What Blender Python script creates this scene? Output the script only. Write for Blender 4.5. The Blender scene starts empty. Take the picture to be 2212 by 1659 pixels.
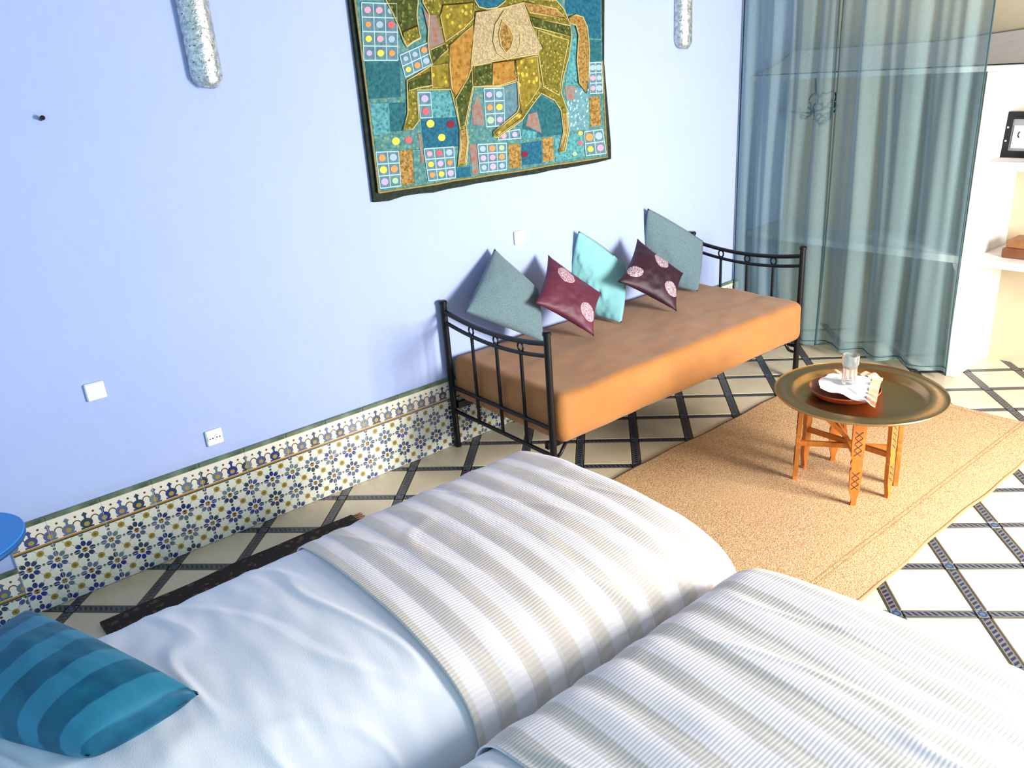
import bpy, math, random
from mathutils import Vector, Matrix, noise
import numpy as np
random.seed(7)
C = bpy.context.scene.collection
K = 0.2845            # metres per floor-grid unit; all lengths below are in grid units
PI = math.pi
pi2 = 2*math.pi

# ------------------------------------------------------------------ camera
FP = 1722.26
CAM = Vector((0.0, -11.5926, 6.6074))
YAW, PIT, ROL = 0.9140, 0.37904, -0.0761
_f = Vector((math.cos(YAW)*math.cos(PIT), math.sin(YAW)*math.cos(PIT), -math.sin(PIT)))
_r = Vector((math.sin(YAW), -math.cos(YAW), 0)); _u = _r.cross(_f)
_c, _s = math.cos(ROL), math.sin(ROL)
_r, _u = _c*_r+_s*_u, -_s*_r+_c*_u
cam = bpy.data.cameras.new('camera'); camo = bpy.data.objects.new('camera', cam); C.objects.link(camo)
cam.sensor_width = 36; cam.lens = 36*FP/2212; cam.clip_start = 0.02
M = Matrix.Identity(4)
for i in range(3):
    M[i][0] = _r[i]; M[i][1] = _u[i]; M[i][2] = -_f[i]; M[i][3] = CAM[i]*K
camo.matrix_world = M
bpy.context.scene.camera = camo

# ------------------------------------------------------------------ light
w = bpy.data.worlds.new('daylight'); bpy.context.scene.world = w; w.use_nodes = True
bg = w.node_tree.nodes['Background']; bg.inputs[0].default_value = (0.47, 0.77, 1.0, 1); bg.inputs[1].default_value = 1.04
def area(name, loc, target, sx, sy, power, col):
    l = bpy.data.lights.new(name, 'AREA'); l.shape = 'RECTANGLE'; l.size = sx*K; l.size_y = sy*K
    l.energy = power; l.color = col
    o = bpy.data.objects.new(name, l); C.objects.link(o); o.location = Vector(loc)*K
    o.rotation_euler = (Vector(target)-Vector(loc)).to_track_quat('-Z', 'Y').to_euler()
area('door_daylight', (11.8, -14.0, 4.3), (10.8, -4.0, 0.8), 3.0, 4.0, 260, (1.0, 0.93, 0.84))
vs = bpy.context.scene.view_settings
vs.view_transform = 'Standard'; vs.look = 'None'; vs.gamma = 1; vs.use_curve_mapping = False
vs.exposure = 0.08

# ------------------------------------------------------------------ unprojection used while measuring (pixel of the photo -> point on a plane of the room)
def ray(u, v): return _f + _r*(u-1106)/FP - _u*(v-829.5)/FP
def onz(u, v, z=0.0):
    d = ray(u, v); return CAM + d*((z-CAM.z)/d.z)
def ony(u, v, y=0.0):
    d = ray(u, v); return CAM + d*((y-CAM.y)/d.y)
def onx(u, v, x):
    d = ray(u, v); return CAM + d*((x-CAM.x)/d.x)

# ------------------------------------------------------------------ node expressions
class X:
    nt = None
    def __init__(s, v): s.v = v
    def op(s, o, b=None, c=None):
        n = X.nt.nodes.new('ShaderNodeMath'); n.operation = o
        for i, q in enumerate((s, b, c)):
            if q is None: continue
            q = q.v if isinstance(q, X) else q
            if isinstance(q, (int, float)): n.inputs[i].default_value = q
            else: X.nt.links.new(q, n.inputs[i])
        return X(n.outputs[0])
    def __add__(s, b): return s.op('ADD', b)
    __radd__ = __add__
    def __sub__(s, b): return s.op('SUBTRACT', b)
    def __rsub__(s, b): return X(b).op('SUBTRACT', s)
    def __mul__(s, b): return s.op('MULTIPLY', b)
    __rmul__ = __mul__
    def __truediv__(s, b): return s.op('DIVIDE', b)
    def __lt__(s, b): return s.op('LESS_THAN', b)
    def __gt__(s, b): return s.op('GREATER_THAN', b)
    def abs(s): return s.op('ABSOLUTE')
    def frac(s): return s.op('FRACT')
    def floor(s): return s.op('FLOOR')
    def sin(s): return s.op('SINE')
    def cos(s): return s.op('COSINE')
    def max(s, b): return s.op('MAXIMUM', b)
    def min(s, b): return s.op('MINIMUM', b)
    def hyp(s, b): return (s*s+b*b).op('SQRT')
def clampx(x): return x.max(0.0).min(1.0)
def xyz(vec):
    n = X.nt.nodes.new('ShaderNodeSeparateXYZ'); X.nt.links.new(vec, n.inputs[0])
    return [X(n.outputs[i]) for i in range(3)]
def coord(kind='Object'):
    return X.nt.nodes.new('ShaderNodeTexCoord').outputs[kind]
def comb(x, y, z):
    n = X.nt.nodes.new('ShaderNodeCombineXYZ')
    for i, q in enumerate((x, y, z)):
        q = q.v if isinstance(q, X) else q
        if isinstance(q, (int, float)): n.inputs[i].default_value = q
        else: X.nt.links.new(q, n.inputs[i])
    return n.outputs[0]
def noisex(vec, scale, detail=2.0, color=False):
    n = X.nt.nodes.new('ShaderNodeTexNoise'); n.inputs['Scale'].default_value = scale; n.inputs['Detail'].default_value = detail
    if vec is not None: X.nt.links.new(vec, n.inputs['Vector'])
    return n.outputs['Color'] if color else X(n.outputs[0])
def voro(vec, scale, feature='F1', out='Distance'):
    n = X.nt.nodes.new('ShaderNodeTexVoronoi'); n.feature = feature; n.inputs['Scale'].default_value = scale
    if vec is not None: X.nt.links.new(vec, n.inputs['Vector'])
    return n.outputs[out]
def mix(f, a, b):
    n = X.nt.nodes.new('ShaderNodeMix'); n.data_type = 'RGBA'
    f = f.v if isinstance(f, X) else f
    if isinstance(f, (int, float)): n.inputs[0].default_value = f
    else: X.nt.links.new(f, n.inputs[0])
    for i, q in ((6, a), (7, b)):
        if isinstance(q, tuple): n.inputs[i].default_value = (*q[:3], 1)
        else: X.nt.links.new(q, n.inputs[i])
    return n.outputs[2]
def ramp(f, stops):
    n = X.nt.nodes.new('ShaderNodeValToRGB'); X.nt.links.new(f.v if isinstance(f, X) else f, n.inputs[0])
    e = n.color_ramp.elements
    while len(e) < len(stops): e.new(0.5)
    for el, (p, c) in zip(e, stops): el.position = p; el.color = (*c, 1)
    return n.outputs[0]
def mat(name, col=(0.8, 0.8, 0.8), rough=0.6, metal=0.0, fn=None, bump=None, spec=0.5, trans=0.0, alpha=None, sheen=0.0):
    """col: flat colour, fn() -> colour socket, bump() -> (X height, distance in metres)"""
    m = bpy.data.materials.new(name); m.use_nodes = True; X.nt = m.node_tree
    p = X.nt.nodes['Principled BSDF']
    p.inputs['Base Color'].default_value = (*col, 1); p.inputs['Roughness'].default_value = rough
    p.inputs['Metallic'].default_value = metal; p.inputs['Specular IOR Level'].default_value = spec
    p.inputs['Transmission Weight'].default_value = trans
    p.inputs['Sheen Weight'].default_value = sheen
    if fn: X.nt.links.new(fn(), p.inputs['Base Color'])
    if bump:
        h, d = bump()
        b = X.nt.nodes.new('ShaderNodeBump'); b.inputs['Distance'].default_value = d
        X.nt.links.new(h.v, b.inputs['Height']); X.nt.links.new(b.outputs[0], p.inputs['Normal'])
    return m

# ------------------------------------------------------------------ mesh helpers (vertices given in grid units, world space)
def tag(o, label=None, cat=None, group=None, kind=None):
    if label: o['label'] = label
    if cat: o['category'] = cat
    if group: o['group'] = group
    if kind: o['kind'] = kind
    return o
def empty(name, loc, label, cat, group=None):
    o = bpy.data.objects.new(name, None); C.objects.link(o); o.location = Vector(loc)*K
    o.empty_display_size = 0.05
    return tag(o, label, cat, group)
def wloc(o):
    v = Vector(o.location)
    while o.parent: o = o.parent; v += Vector(o.location)
    return v
class MB:
    def __init__(s): s.v = []; s.f = []; s.m = []; s.uv = None
    def add(s, vs, fs, mi=0):
        b = len(s.v); s.v += [Vector(p) for p in vs]; s.f += [tuple(i+b for i in f) for f in fs]; s.m += [mi]*len(fs); return s
    def box(s, lo, hi, mi=0, bev=0.0):
        x0, y0, z0 = lo; x1, y1, z1 = hi
        if bev <= 0:
            vs = [(x, y, z) for z in (z0, z1) for y in (y0, y1) for x in (x0, x1)]
            return s.add(vs, [(0,2,3,1),(4,5,7,6),(0,1,5,4),(2,6,7,3),(0,4,6,2),(1,3,7,5)], mi)
        b = bev
        poly = [(x0+b,y0),(x1-b,y0),(x1,y0+b),(x1,y1-b),(x1-b,y1),(x0+b,y1),(x0,y1-b),(x0,y0+b)]
        inn = [(x0+b,y0+b),(x1-b,y0+b),(x1-b,y0+b),(x1-b,y1-b),(x1-b,y1-b),(x0+b,y1-b),(x0+b,y1-b),(x0+b,y0+b)]
        vs = [(*p, z0) for p in inn]+[(*p, z0+b) for p in poly]+[(*p, z1-b) for p in poly]+[(*p, z1) for p in inn]
        fs = [tuple(range(7, -1, -1)), tuple(range(24, 32))]
        for k in range(3):
            fs += [(k*8+i, k*8+(i+1) % 8, k*8+8+(i+1) % 8, k*8+8+i) for i in range(8)]
        return s.add(vs, fs, mi)
    def tube(s, pts, r, n=8, mi=0, close=False):
        pts = [Vector(p) for p in pts]; N = len(pts)
        rs = r if isinstance(r, (list, tuple)) else [r]*N
        vs = []; ref = None
        for i, p in enumerate(pts):
            a = pts[(i-1) % N] if (i or close) else p; b = pts[(i+1) % N] if (i < N-1 or close) else p
            t = (b-a).normalized()
            if ref is None:
                ref = Vector((0,0,1)) if abs(t.z) < .9 else Vector((1,0,0))
            e1 = (ref - t*ref.dot(t)).normalized(); ref = e1; e2 = t.cross(e1)
            vs += [p+rs[i]*(math.cos(pi2*k/n)*e1+math.sin(pi2*k/n)*e2) for k in range(n)]
        fs = []
        for i in range(N if close else N-1):
            j = (i+1) % N
            fs += [(i*n+k, i*n+(k+1) % n, j*n+(k+1) % n, j*n+k) for k in range(n)]
        if not close: fs += [tuple(range(n-1, -1, -1)), tuple((N-1)*n+k for k in range(n))]
        return s.add(vs, fs, mi)
    def lathe(s, prof, c, n=32, mi=0, caps=True):
        vs = [(c[0]+r*math.cos(pi2*k/n), c[1]+r*math.sin(pi2*k/n), c[2]+z) for r, z in prof for k in range(n)]
        N = len(prof)
        fs = [(i*n+k, i*n+(k+1) % n, (i+1)*n+(k+1) % n, (i+1)*n+k) for i in range(N-1) for k in range(n)]
        if caps: fs += [tuple(range(n-1, -1, -1)), tuple((N-1)*n+k for k in range(n))]
        return s.add(vs, fs, mi)
    def grid(s, fn, nu, nv, mi=0, wrapu=False):
        vs = [fn(i/(nu), j/(nv)) for j in range(nv+1) for i in range(nu+(0 if wrapu else 1))]
        W = nu+(0 if wrapu else 1)
        fs = [(j*W+i, j*W+(i+1) % W, (j+1)*W+(i+1) % W, (j+1)*W+i) for j in range(nv) for i in range(nu)]
        return s.add(vs, fs, mi)
    def prism(s, poly, d, mi=0):
        """poly: 3-D points; extruded by vector d"""
        n = len(poly); d = Vector(d); P = [Vector(p) for p in poly]
        return s.add(P+[p+d for p in P], [tuple(range(n-1, -1, -1)), tuple(range(n, 2*n))]+[(i, (i+1) % n, n+(i+1) % n, n+i) for i in range(n)], mi)
    def build(s, name, ms, parent=None, smooth=False, origin=None, recalc=True):
        me = bpy.data.meshes.new(name)
        if parent is not None: org = wloc(parent)/K
        elif origin is not None: org = Vector(origin)
        else:
            xs = [p.x for p in s.v]; ys = [p.y for p in s.v]; zs = [p.z for p in s.v]
            org = Vector(((min(xs)+max(xs))/2, (min(ys)+max(ys))/2, min(zs)))
        me.from_pydata([tuple((p-org)*K) for p in s.v], [], s.f)
        for m in (ms if isinstance(ms, (list, tuple)) else [ms]): me.materials.append(m)
        me.polygons.foreach_set('material_index', s.m)
        me.polygons.foreach_set('use_smooth', [smooth]*len(s.f))
        me.validate(); me.update()
        if recalc:
            import bmesh
            bm = bmesh.new(); bm.from_mesh(me); bmesh.ops.recalc_face_normals(bm, faces=bm.faces); bm.to_mesh(me); bm.free()
        o = bpy.data.objects.new(name, me); C.objects.link(o)
        if parent is not None: o.parent = parent
        else: o.location = org*K
        return o
def struct(o): return tag(o, kind='structure')
def sharp(o, a=35):
    o.data.polygons.foreach_set('use_smooth', [True]*len(o.data.polygons)); o.data.set_sharp_from_angle(angle=math.radians(a)); return o

# ------------------------------------------------------------------ materials
def wall_col():
    p = coord('Object'); n = noisex(p, 2.5, 4); n2 = noisex(p, 30, 3)
    return mix(clampx(n*0.7+n2*0.3), (0.385, 0.480, 0.80), (0.435, 0.525, 0.82))
m_wall = mat('blue_limewash', rough=0.85, fn=wall_col, bump=lambda: (noisex(coord(), 9, 5), 0.006), spec=0.2)
m_white = mat('white_plaster', rough=0.8, fn=lambda: mix(noisex(coord(), 5, 4), (0.68, 0.66, 0.67), (0.75, 0.73, 0.72)), bump=lambda: (noisex(coord(), 14, 4), 0.003), spec=0.25)
m_beige = mat('beige_plaster', rough=0.85, fn=lambda: mix(noisex(coord(), 6, 4), (0.50, 0.41, 0.28), (0.60, 0.51, 0.36)), spec=0.2)
m_metal = mat('black_iron', (0.006, 0.006, 0.008), rough=0.38, metal=0.0, spec=0.3)
def tile_col():
    p = coord('Object'); x, y, z = xyz(p)
    n = noisex(p, 6, 5)
    i = X.nt.nodes.new('ShaderNodeObjectInfo').outputs['Random']
    c = mix(clampx(n*1.6-0.3), (0.58, 0.47, 0.30), (0.72, 0.63, 0.45))
    c = mix(X(i)*0.35, c, (0.78, 0.72, 0.58))
    L = 0.5*K
    line = ((x.abs()-y.abs()).abs() < 0.0012) * 0.30
    return mix(line, c, (0.34, 0.26, 0.16))
m_tile = mat('cream_stoneware', rough=0.28, fn=tile_col, bump=lambda: (noisex(coord(), 18, 3), 0.0008))
def strip_col():
    x, y, z = xyz(coord('Object')); u = x/K; v = y/K
    v0 = v.abs()
    lines = (v0 > 0.050)*(v0 < 0.062)
    t = (u*13.0+v*9.0).frac()
    dash = (t < 0.55)*(v0 < 0.036)
    c = mix(noisex(coord(), 40, 2), (0.072, 0.076, 0.070), (0.13, 0.132, 0.122))
    c = mix(dash, c, (0.005, 0.012, 0.055))
    return mix(lines, c, (0.03, 0.016, 0.006))
m_strip = mat('glazed_border', rough=0.3, fn=strip_col)
def cross_col():
    x, y, z = xyz(coord('Object')); u = x/K; v = y/K
    r = u.hyp(v)
    c = mix((r < 0.055)*(r > 0.028), (0.11, 0.13, 0.13), (0.010, 0.03, 0.10))
    c = mix(r < 0.02, c, (0.02, 0.10, 0.16))
    d = (u.abs().max(v.abs()) > 0.062)
    return mix(d, c, (0.03, 0.016, 0.006))
m_cross = mat('glazed_border_crossing', rough=0.3, fn=cross_col)
m_grout = mat('grey_grout', (0.16, 0.13, 0.09), rough=0.9)

def dado_vars():
    i = X.nt.nodes.new('ShaderNodeObjectInfo').outputs['Random']
    return X(i)
def star_col():
    x, y, z = xyz(coord('Object')); u = x/(K*0.3515); v = z/(K*0.3515)      # lattice of stars, two per tile each way
    cu = (u+0.5).frac()-0.5; cv = (v+0.5).frac()-0.5
    ang = cv.op('ARCTAN2', cu)
    fa = (ang/(PI/4)+0.5).frac()*(PI/4)-PI/8
    r = cu.hyp(cv)
    px = r*fa.cos()-0.285; py = r*fa.sin()
    petal = (px*px/0.0150+py*py/0.0090) < 1.0
    du = u.frac()-0.5; dv = v.frac()-0.5; rc = du.hyp(dv)
    n = noisex(comb(u.op('ROUND'), v.op('ROUND'), dado_vars()*7.0), 1.7, 0)
    blue = ramp(n, [(0.30, (0.035, 0.06, 0.11)), (0.45, (0.02, 0.035, 0.20)), (0.55, (0.16, 0.22, 0.24)), (0.68, (0.03, 0.045, 0.26))])
    white = mix(noisex(coord(), 60, 2), (0.70, 0.72, 0.58), (0.84, 0.84, 0.78))
    c = mix(petal, white, blue)
    c = mix((r < 0.115), c, (0.40, 0.24, 0.05))
    c = mix((r < 0.070), c, (0.02, 0.015, 0.02))
    c = mix((rc < 0.135), c, (0.36, 0.27, 0.06))
    c = mix((rc < 0.06), c, (0.22, 0.15, 0.03))
    # olive half-way dots
    eu = (u+0.5).frac()-0.5; ev = v.frac()-0.5; r2 = eu.hyp(ev)
    c = mix(r2 < 0.055, c, (0.05, 0.07, 0.06))
    eu = u.frac()-0.5; ev = (v+0.5).frac()-0.5; r3 = eu.hyp(ev)
    c = mix(r3 < 0.055, c, (0.05, 0.07, 0.06))
    h = ((du.abs()-dv.abs()).abs() < 0.018)*(rc > 0.16)*(rc < 0.36)
    return mix(h, c, (0.34, 0.37, 0.28))
m_star = mat('star_zellige', rough=0.22, fn=star_col)
def frieze_col():
    x, y, z = xyz(coord('Object')); u = x/(K*0.2343); v = z/K       # knot period: three per tile; v 0 at the tile foot
    cu = (u+0.5).frac()-0.5; s = cu*0.2343
    body = (s*s/0.0068+(v-0.140)*(v-0.140)/0.0052) < 1.0
    inner = (s*s/0.0014+(v-0.125)*(v-0.125)/0.0012) < 1.0
    neck = (s.abs() < 0.016)*(v > 0.19)*(v < 0.265)
    fin = (s.abs()+(v-0.275).abs()) < 0.040
    foot = (s.abs() < 0.085)*(v > 0.058)*(v < 0.085)
    a = u.frac()-0.5; a = a*0.2343; ra = a.hyp(v-0.175)
    arch = (ra > 0.040)*(ra < 0.056)*(v > 0.18)
    dot = a.hyp(v-0.285) < 0.017
    n = noisex(comb(u.op('ROUND'), dado_vars()*9.0, 0.0), 1.3, 0)
    blue = ramp(n, [(0.30, (0.04, 0.07, 0.10)), (0.45, (0.03, 0.05, 0.22)), (0.57, (0.20, 0.25, 0.27)), (0.7, (0.10, 0.13, 0.30))])
    c = mix(noisex(coord(), 50, 2), (0.78, 0.74, 0.60), (0.86, 0.84, 0.76))
    c = mix(clampx(body+neck+fin+foot), c, blue)
    c = mix(inner, c, (0.42, 0.30, 0.10))
    c = mix(clampx(arch+dot), c, (0.13, 0.06, 0.03))
    c = mix((v > 0.028)*(v < 0.052), c, (0.50, 0.24, 0.06))
    return mix(v < 0.028, c, (0.05, 0.08, 0.04))
m_frieze = mat('knot_frieze', rough=0.22, fn=frieze_col)
m_trim = mat('green_trim', rough=0.3, fn=lambda: mix(clampx(noisex(coord(), 14, 4)*2.2-0.7), (0.03, 0.07, 0.035), (0.20, 0.26, 0.17)))

def cloth(name, a, b, sc=60, rough=0.85, bumpsc=300, bd=0.0006, sheen=0.2, spec=0.2):
    return mat(name, rough=rough, fn=lambda: mix(noisex(coord(), sc, 3), a, b), bump=lambda: (noisex(coord(), bumpsc, 3), bd), spec=spec, sheen=sheen)
m_sheet = cloth('white_cotton', (0.80, 0.84, 0.92), (0.86, 0.88, 0.94), 6)
def blanket_fn(tan, light, rib, per, ph):
    def fn():
        x, y, z = xyz(coord('Object')); u = x/K
        wob = noisex(comb(u*1.0, 0.0, 0.0), 3.1, 1)*0.55
        t = (u/per+wob+ph).frac()
        band = clampx((t-0.50)*14.0)*clampx((0.98-t)*14.0)
        ribs = (y/(K*0.034)).frac() < 0.42
        c = mix(band, light, tan)
        seam = ((t-0.5).abs() < 0.035)
        c = mix(seam*0.35, c, (0.45, 0.42, 0.40))
        return mix(ribs*clampx(band*0.75+0.25)*0.8, c, rib)
    return fn
def blanket_bump():
    x, y, z = xyz(coord('Object'))
    return ((y/(K*0.034)*pi2).sin()*0.5+noisex(coord(), 12, 3)*1.5, 0.0007)
m_blanket1 = mat('striped_blanket_warm', rough=0.85, fn=blanket_fn((0.78, 0.70, 0.63), (0.87, 0.84, 0.87), (0.70, 0.63, 0.57), 0.385, 0.0), bump=blanket_bump, spec=0.15, sheen=0.15)
m_blanket2 = mat('striped_blanket_cool', rough=0.85, fn=blanket_fn((0.70, 0.68, 0.65), (0.86, 0.85, 0.89), (0.46, 0.45, 0.43), 0.46, 0.3), bump=blanket_bump, spec=0.15, sheen=0.15)
m_brown = cloth('brown_cotton', (0.32, 0.13, 0.036), (0.43, 0.19, 0.058), 8)
m_greyblue = cloth('grey_blue_weave', (0.03, 0.085, 0.115), (0.24, 0.34, 0.38), 230, bumpsc=500, bd=0.0012)
m_aqua = cloth('aqua_cotton', (0.20, 0.50, 0.52), (0.27, 0.58, 0.60), 20)
def velvet():
    x, y, z = xyz(coord('UV'))
    t = ((1.0-x)*4.3+0.10*(y*3.0).sin()+0.30).frac()
    s = clampx((t-0.46)*30.0)*clampx((0.97-t)*30.0)
    n = noisex(coord('Object'), 16, 4)
    c = mix(clampx(n*2.2-0.7), (0.003, 0.075, 0.15), (0.008, 0.14, 0.23))
    return mix(s*0.7, c, (0.03, 0.24, 0.38))
m_velvet = mat('teal_satin_stripe', rough=0.5, fn=velvet, bump=lambda: (noisex(coord(), 40, 3), 0.001), spec=0.3)
def maroon(dark, mid, meds):
    def fn():
        x, y, z = xyz(coord('UV'))
        c = mix(clampx(noisex(coord('Object'), 7, 3)*1.6-0.3), dark, mid)
        for (mx, my, r) in meds:
            d = (x-mx).hyp(y-my)
            lace = X(voro(coord('UV'), 42, 'DISTANCE_TO_EDGE')) < 0.13
            ring = (d*90.0).sin() > -0.3
            c = mix((d < r)*clampx(lace+0.2*ring)*0.95, c, (0.62, 0.45, 0.52))
        return c
    return fn
m_maroon1 = mat('maroon_satin', rough=0.55, fn=maroon((0.075, 0.008, 0.03), (0.14, 0.022, 0.05), [(0.30, 0.76, 0.15), (0.80, 0.30, 0.155)]), spec=0.5)
m_maroon2 = mat('aubergine_satin', rough=0.55, fn=maroon((0.018, 0.004, 0.012), (0.045, 0.009, 0.024), [(0.50, 0.82, 0.15), (0.13, 0.28, 0.12), (0.82, 0.33, 0.145)]), spec=0.5)
def straw():
    p = coord('Object'); x, y, z = xyz(p); u = x/K; v = y/K
    s = ((u*18.0).floor()+(v*18.0).floor())
    wv = noisex(p, 210, 2)
    n = noisex(p, 3.0, 4)
    c = mix(clampx(wv*2.4-0.75), (0.26, 0.13, 0.05), (0.76, 0.53, 0.31))
    c = mix(clampx(n*1.8-0.6)*0.4, c, (0.52, 0.38, 0.19))
    fl = (X(voro(p, 160)) < 0.18)
    c = mix(fl*0.55, c, (0.22, 0.13, 0.05))
    ln = clampx(((v+1.62).abs() < 0.012)*1.0 + ((v+1.68).abs() < 0.010)*1.0 + ((u-4.1).abs() < 0.012)*1.0)
    return mix(ln*0.55, c, (0.22, 0.12, 0.04))
m_straw = mat('woven_straw', rough=0.75, fn=straw, bump=lambda: (noisex(coord(), 190, 2), 0.003), spec=0.3)
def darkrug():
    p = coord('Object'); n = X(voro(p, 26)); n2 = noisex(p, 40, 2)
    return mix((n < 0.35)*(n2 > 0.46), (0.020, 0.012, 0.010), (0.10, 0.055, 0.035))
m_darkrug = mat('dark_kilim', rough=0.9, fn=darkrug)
m_fringe = mat('rust_fringe', (0.22, 0.05, 0.03), rough=0.9)
m_brass = mat('brass', rough=0.3, metal=1.0, fn=lambda: mix(noisex(coord(), 5, 4), (0.44, 0.25, 0.09), (0.62, 0.38, 0.15)), bump=lambda: (noisex(coord(), 25, 3), 0.0012))
m_orangewood = mat('varnished_wood', rough=0.4, fn=lambda: mix(noisex(comb(xyz(coord())[0]*30.0, xyz(coord())[1]*30.0, xyz(coord())[2]*4.0), 3, 3), (0.34, 0.085, 0.012), (0.58, 0.20, 0.025)), spec=0.5)
m_carve = mat('dark_carving', (0.10, 0.03, 0.01), rough=0.6)
m_darkwood = mat('dark_wood', rough=0.5, fn=lambda: mix(noisex(coord(), 30, 3), (0.05, 0.025, 0.012), (0.10, 0.05, 0.025)))
m_plate = mat('lacquered_bowl', rough=0.35, fn=lambda: mix(noisex(coord(), 22, 3), (0.16, 0.02, 0.01), (0.34, 0.09, 0.02)))
m_napkin = cloth('white_napkin', (0.82, 0.80, 0.82), (0.88, 0.86, 0.88), 30)
m_lace = cloth('orange_lace', (0.70, 0.20, 0.06), (0.85, 0.55, 0.38), 60)
m_glass = mat('clear_glass', (0.95, 0.97, 0.97), rough=0.04, trans=0.92, spec=0.5)
m_blue = mat('blue_lacquer', (0.03, 0.26, 0.72), rough=0.45)
m_bluerim = mat('deep_blue_rim', (0.01, 0.10, 0.32), rough=0.5)
m_plug = mat('white_plastic', (0.84, 0.83, 0.80), rough=0.4)
m_plughole = mat('dark_socket_hole', (0.05, 0.05, 0.05), rough=0.6)
def silver():
    p = coord('Object'); x, y, z = xyz(p)
    n = noisex(p, 55, 4)
    holes = X(voro(p, 110)) < 0.20
    row = (((z/0.055).frac()-0.5).abs() < 0.05)*(X(voro(p, 60)) < 0.3)
    c = mix(clampx(n*2.4-0.7), (0.30, 0.36, 0.37), (0.85, 0.88, 0.88))
    return mix(clampx(holes+row)*0.85, c, (0.07, 0.12, 0.10))
m_silver = mat('punched_silver', rough=0.38, metal=0.75, fn=silver, bump=lambda: (noisex(coord(), 70, 3), 0.004))

# ------------------------------------------------------------------ floor
FX0, FX1, FY0, FY1 = -3.0, 18.1, -14.0, 0.0
floor = struct(MB().box((FX0, FY0, -0.5), (FX1, FY1+0.3, -0.045)).build('floor', m_grout))
floor.location = Vector((0, 0, 0)); floor.data.transform(Matrix.Translation(Vector((7.55, -6.85, -0.5))*K))
G0 = Vector((4.2059, -3.7974)); E1 = Vector((math.cos(-PI/4), math.sin(-PI/4))); E2 = Vector((-E1.y, E1.x))
BW = 0.075          # half width of the border strips
def gp(j, k): return G0+j*E1+k*E2
def plate(hx, hy, t=0.04, b=0.008):
    vs = [(-hx, -hy, -t), (hx, -hy, -t), (hx, hy, -t), (-hx, hy, -t), (-hx, -hy, -b), (hx, -hy, -b), (hx, hy, -b), (-hx, hy, -b),
          (-hx+b, -hy+b, 0), (hx-b, -hy+b, 0), (hx-b, hy-b, 0), (-hx+b, hy-b, 0)]
    fs = [(8, 9, 10, 11)]+[(i, (i+1) % 4, 4+(i+1) % 4, 4+i) for i in range(4)]+[(4+i, 4+(i+1) % 4, 8+(i+1) % 4, 8+i) for i in range(4)]
    return [Vector(v) for v in vs], fs
def shared(name, hx, hy, m):
    vs, fs = plate(hx, hy); me = bpy.data.meshes.new(name); me.from_pydata([tuple(v*K) for v in vs], [], fs); me.materials.append(m); return me
g = 0.006
me_tile = shared('floor_tile', 0.5-BW-g, 0.5-BW-g, m_tile)
me_strip = shared('border_strip', 0.5-BW-g, BW-g, m_strip)
me_cross = shared('crossing_tile', BW-g, BW-g, m_cross)
def clip(poly, a, b, c):           # keep a*x+b*y<=c
    out = []
    for i, p in enumerate(poly):
        q = poly[(i+1) % len(poly)]; dp = a*p[0]+b*p[1]-c; dq = a*q[0]+b*q[1]-c
        if dp <= 0: out.append(p)
        if dp*dq < 0: t = dp/(dp-dq); out.append((p[0]+t*(q[0]-p[0]), p[1]+t*(q[1]-p[1])))
    return out
def visible(c):
    x, y = c
    if x < 8.3 and y < -3.9: return False            # beneath or behind the beds
    if 5.5 < x < 14.7 and -7.3 < y < -3.5: return False   # beneath the straw mat
    d = Vector((x, y, 0))-CAM; z = d.dot(_f)
    if z < 1: return False
    u = 1106+FP*d.dot(_r)/z; v = 829.5-FP*d.dot(_u)/z
    return -60 < u < 2270 and v < 1720
WALLF = -0.04
rest = {'tile': MB(), 'strip': MB(), 'cross': MB()}
def piece(name, me, hx, hy, c, ang, restkey):
    ca, sa = math.cos(ang), math.sin(ang)
    cor = [(c.x+ca*a-sa*b, c.y+sa*a+ca*b) for a, b in ((-hx, -hy), (hx, -hy), (hx, hy), (-hx, hy))]
    if all(p[1] > WALLF for p in cor) or all(p[0] > FX1 for p in cor) or all(p[0] < FX0 for p in cor) or all(p[1] < FY0 for p in cor): return
    inside = all(p[1] <= WALLF and FX0 <= p[0] <= FX1 and p[1] >= FY0 for p in cor)
    if inside and visible(c):
        o = bpy.data.objects.new(name, me); C.objects.link(o); o.parent = floor
        o.location = (c.x*K, c.y*K, random.uniform(-0.0004, 0.0004)); o.rotation_euler = (0, 0, ang)
        return
    poly = clip(clip(clip(clip(cor, 0, 1, WALLF), 1, 0, FX1), -1, 0, -FX0), 0, -1, -FY0)
    if len(poly) < 3: return
    if visible(c):
        m = bpy.data.meshes.new(name); n = len(poly)
        R = Matrix.Rotation(-ang, 2)
        loc = [R @ (Vector(p)-c) for p in poly]
        m.from_pydata([(p.x*K, p.y*K, z*K) for z in (-0.04, 0) for p in loc], [], [tuple(range(n, 2*n))]+[(i, (i+1) % n, n+(i+1) % n, n+i) for i in range(n)])
        m.materials.append(me.materials[0])
        o = bpy.data.objects.new(name, m); C.objects.link(o); o.parent = floor
        o.location = (c.x*K, c.y*K, 0); o.rotation_euler = (0, 0, ang)
    else:
        n = len(poly)
        rest[restkey].add([(*p, z) for z in (-0.04, 0) for p in poly], [tuple(range(n, 2*n))]+[(i, (i+1) % n, n+(i+1) % n, n+i) for i in range(n)])
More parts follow.
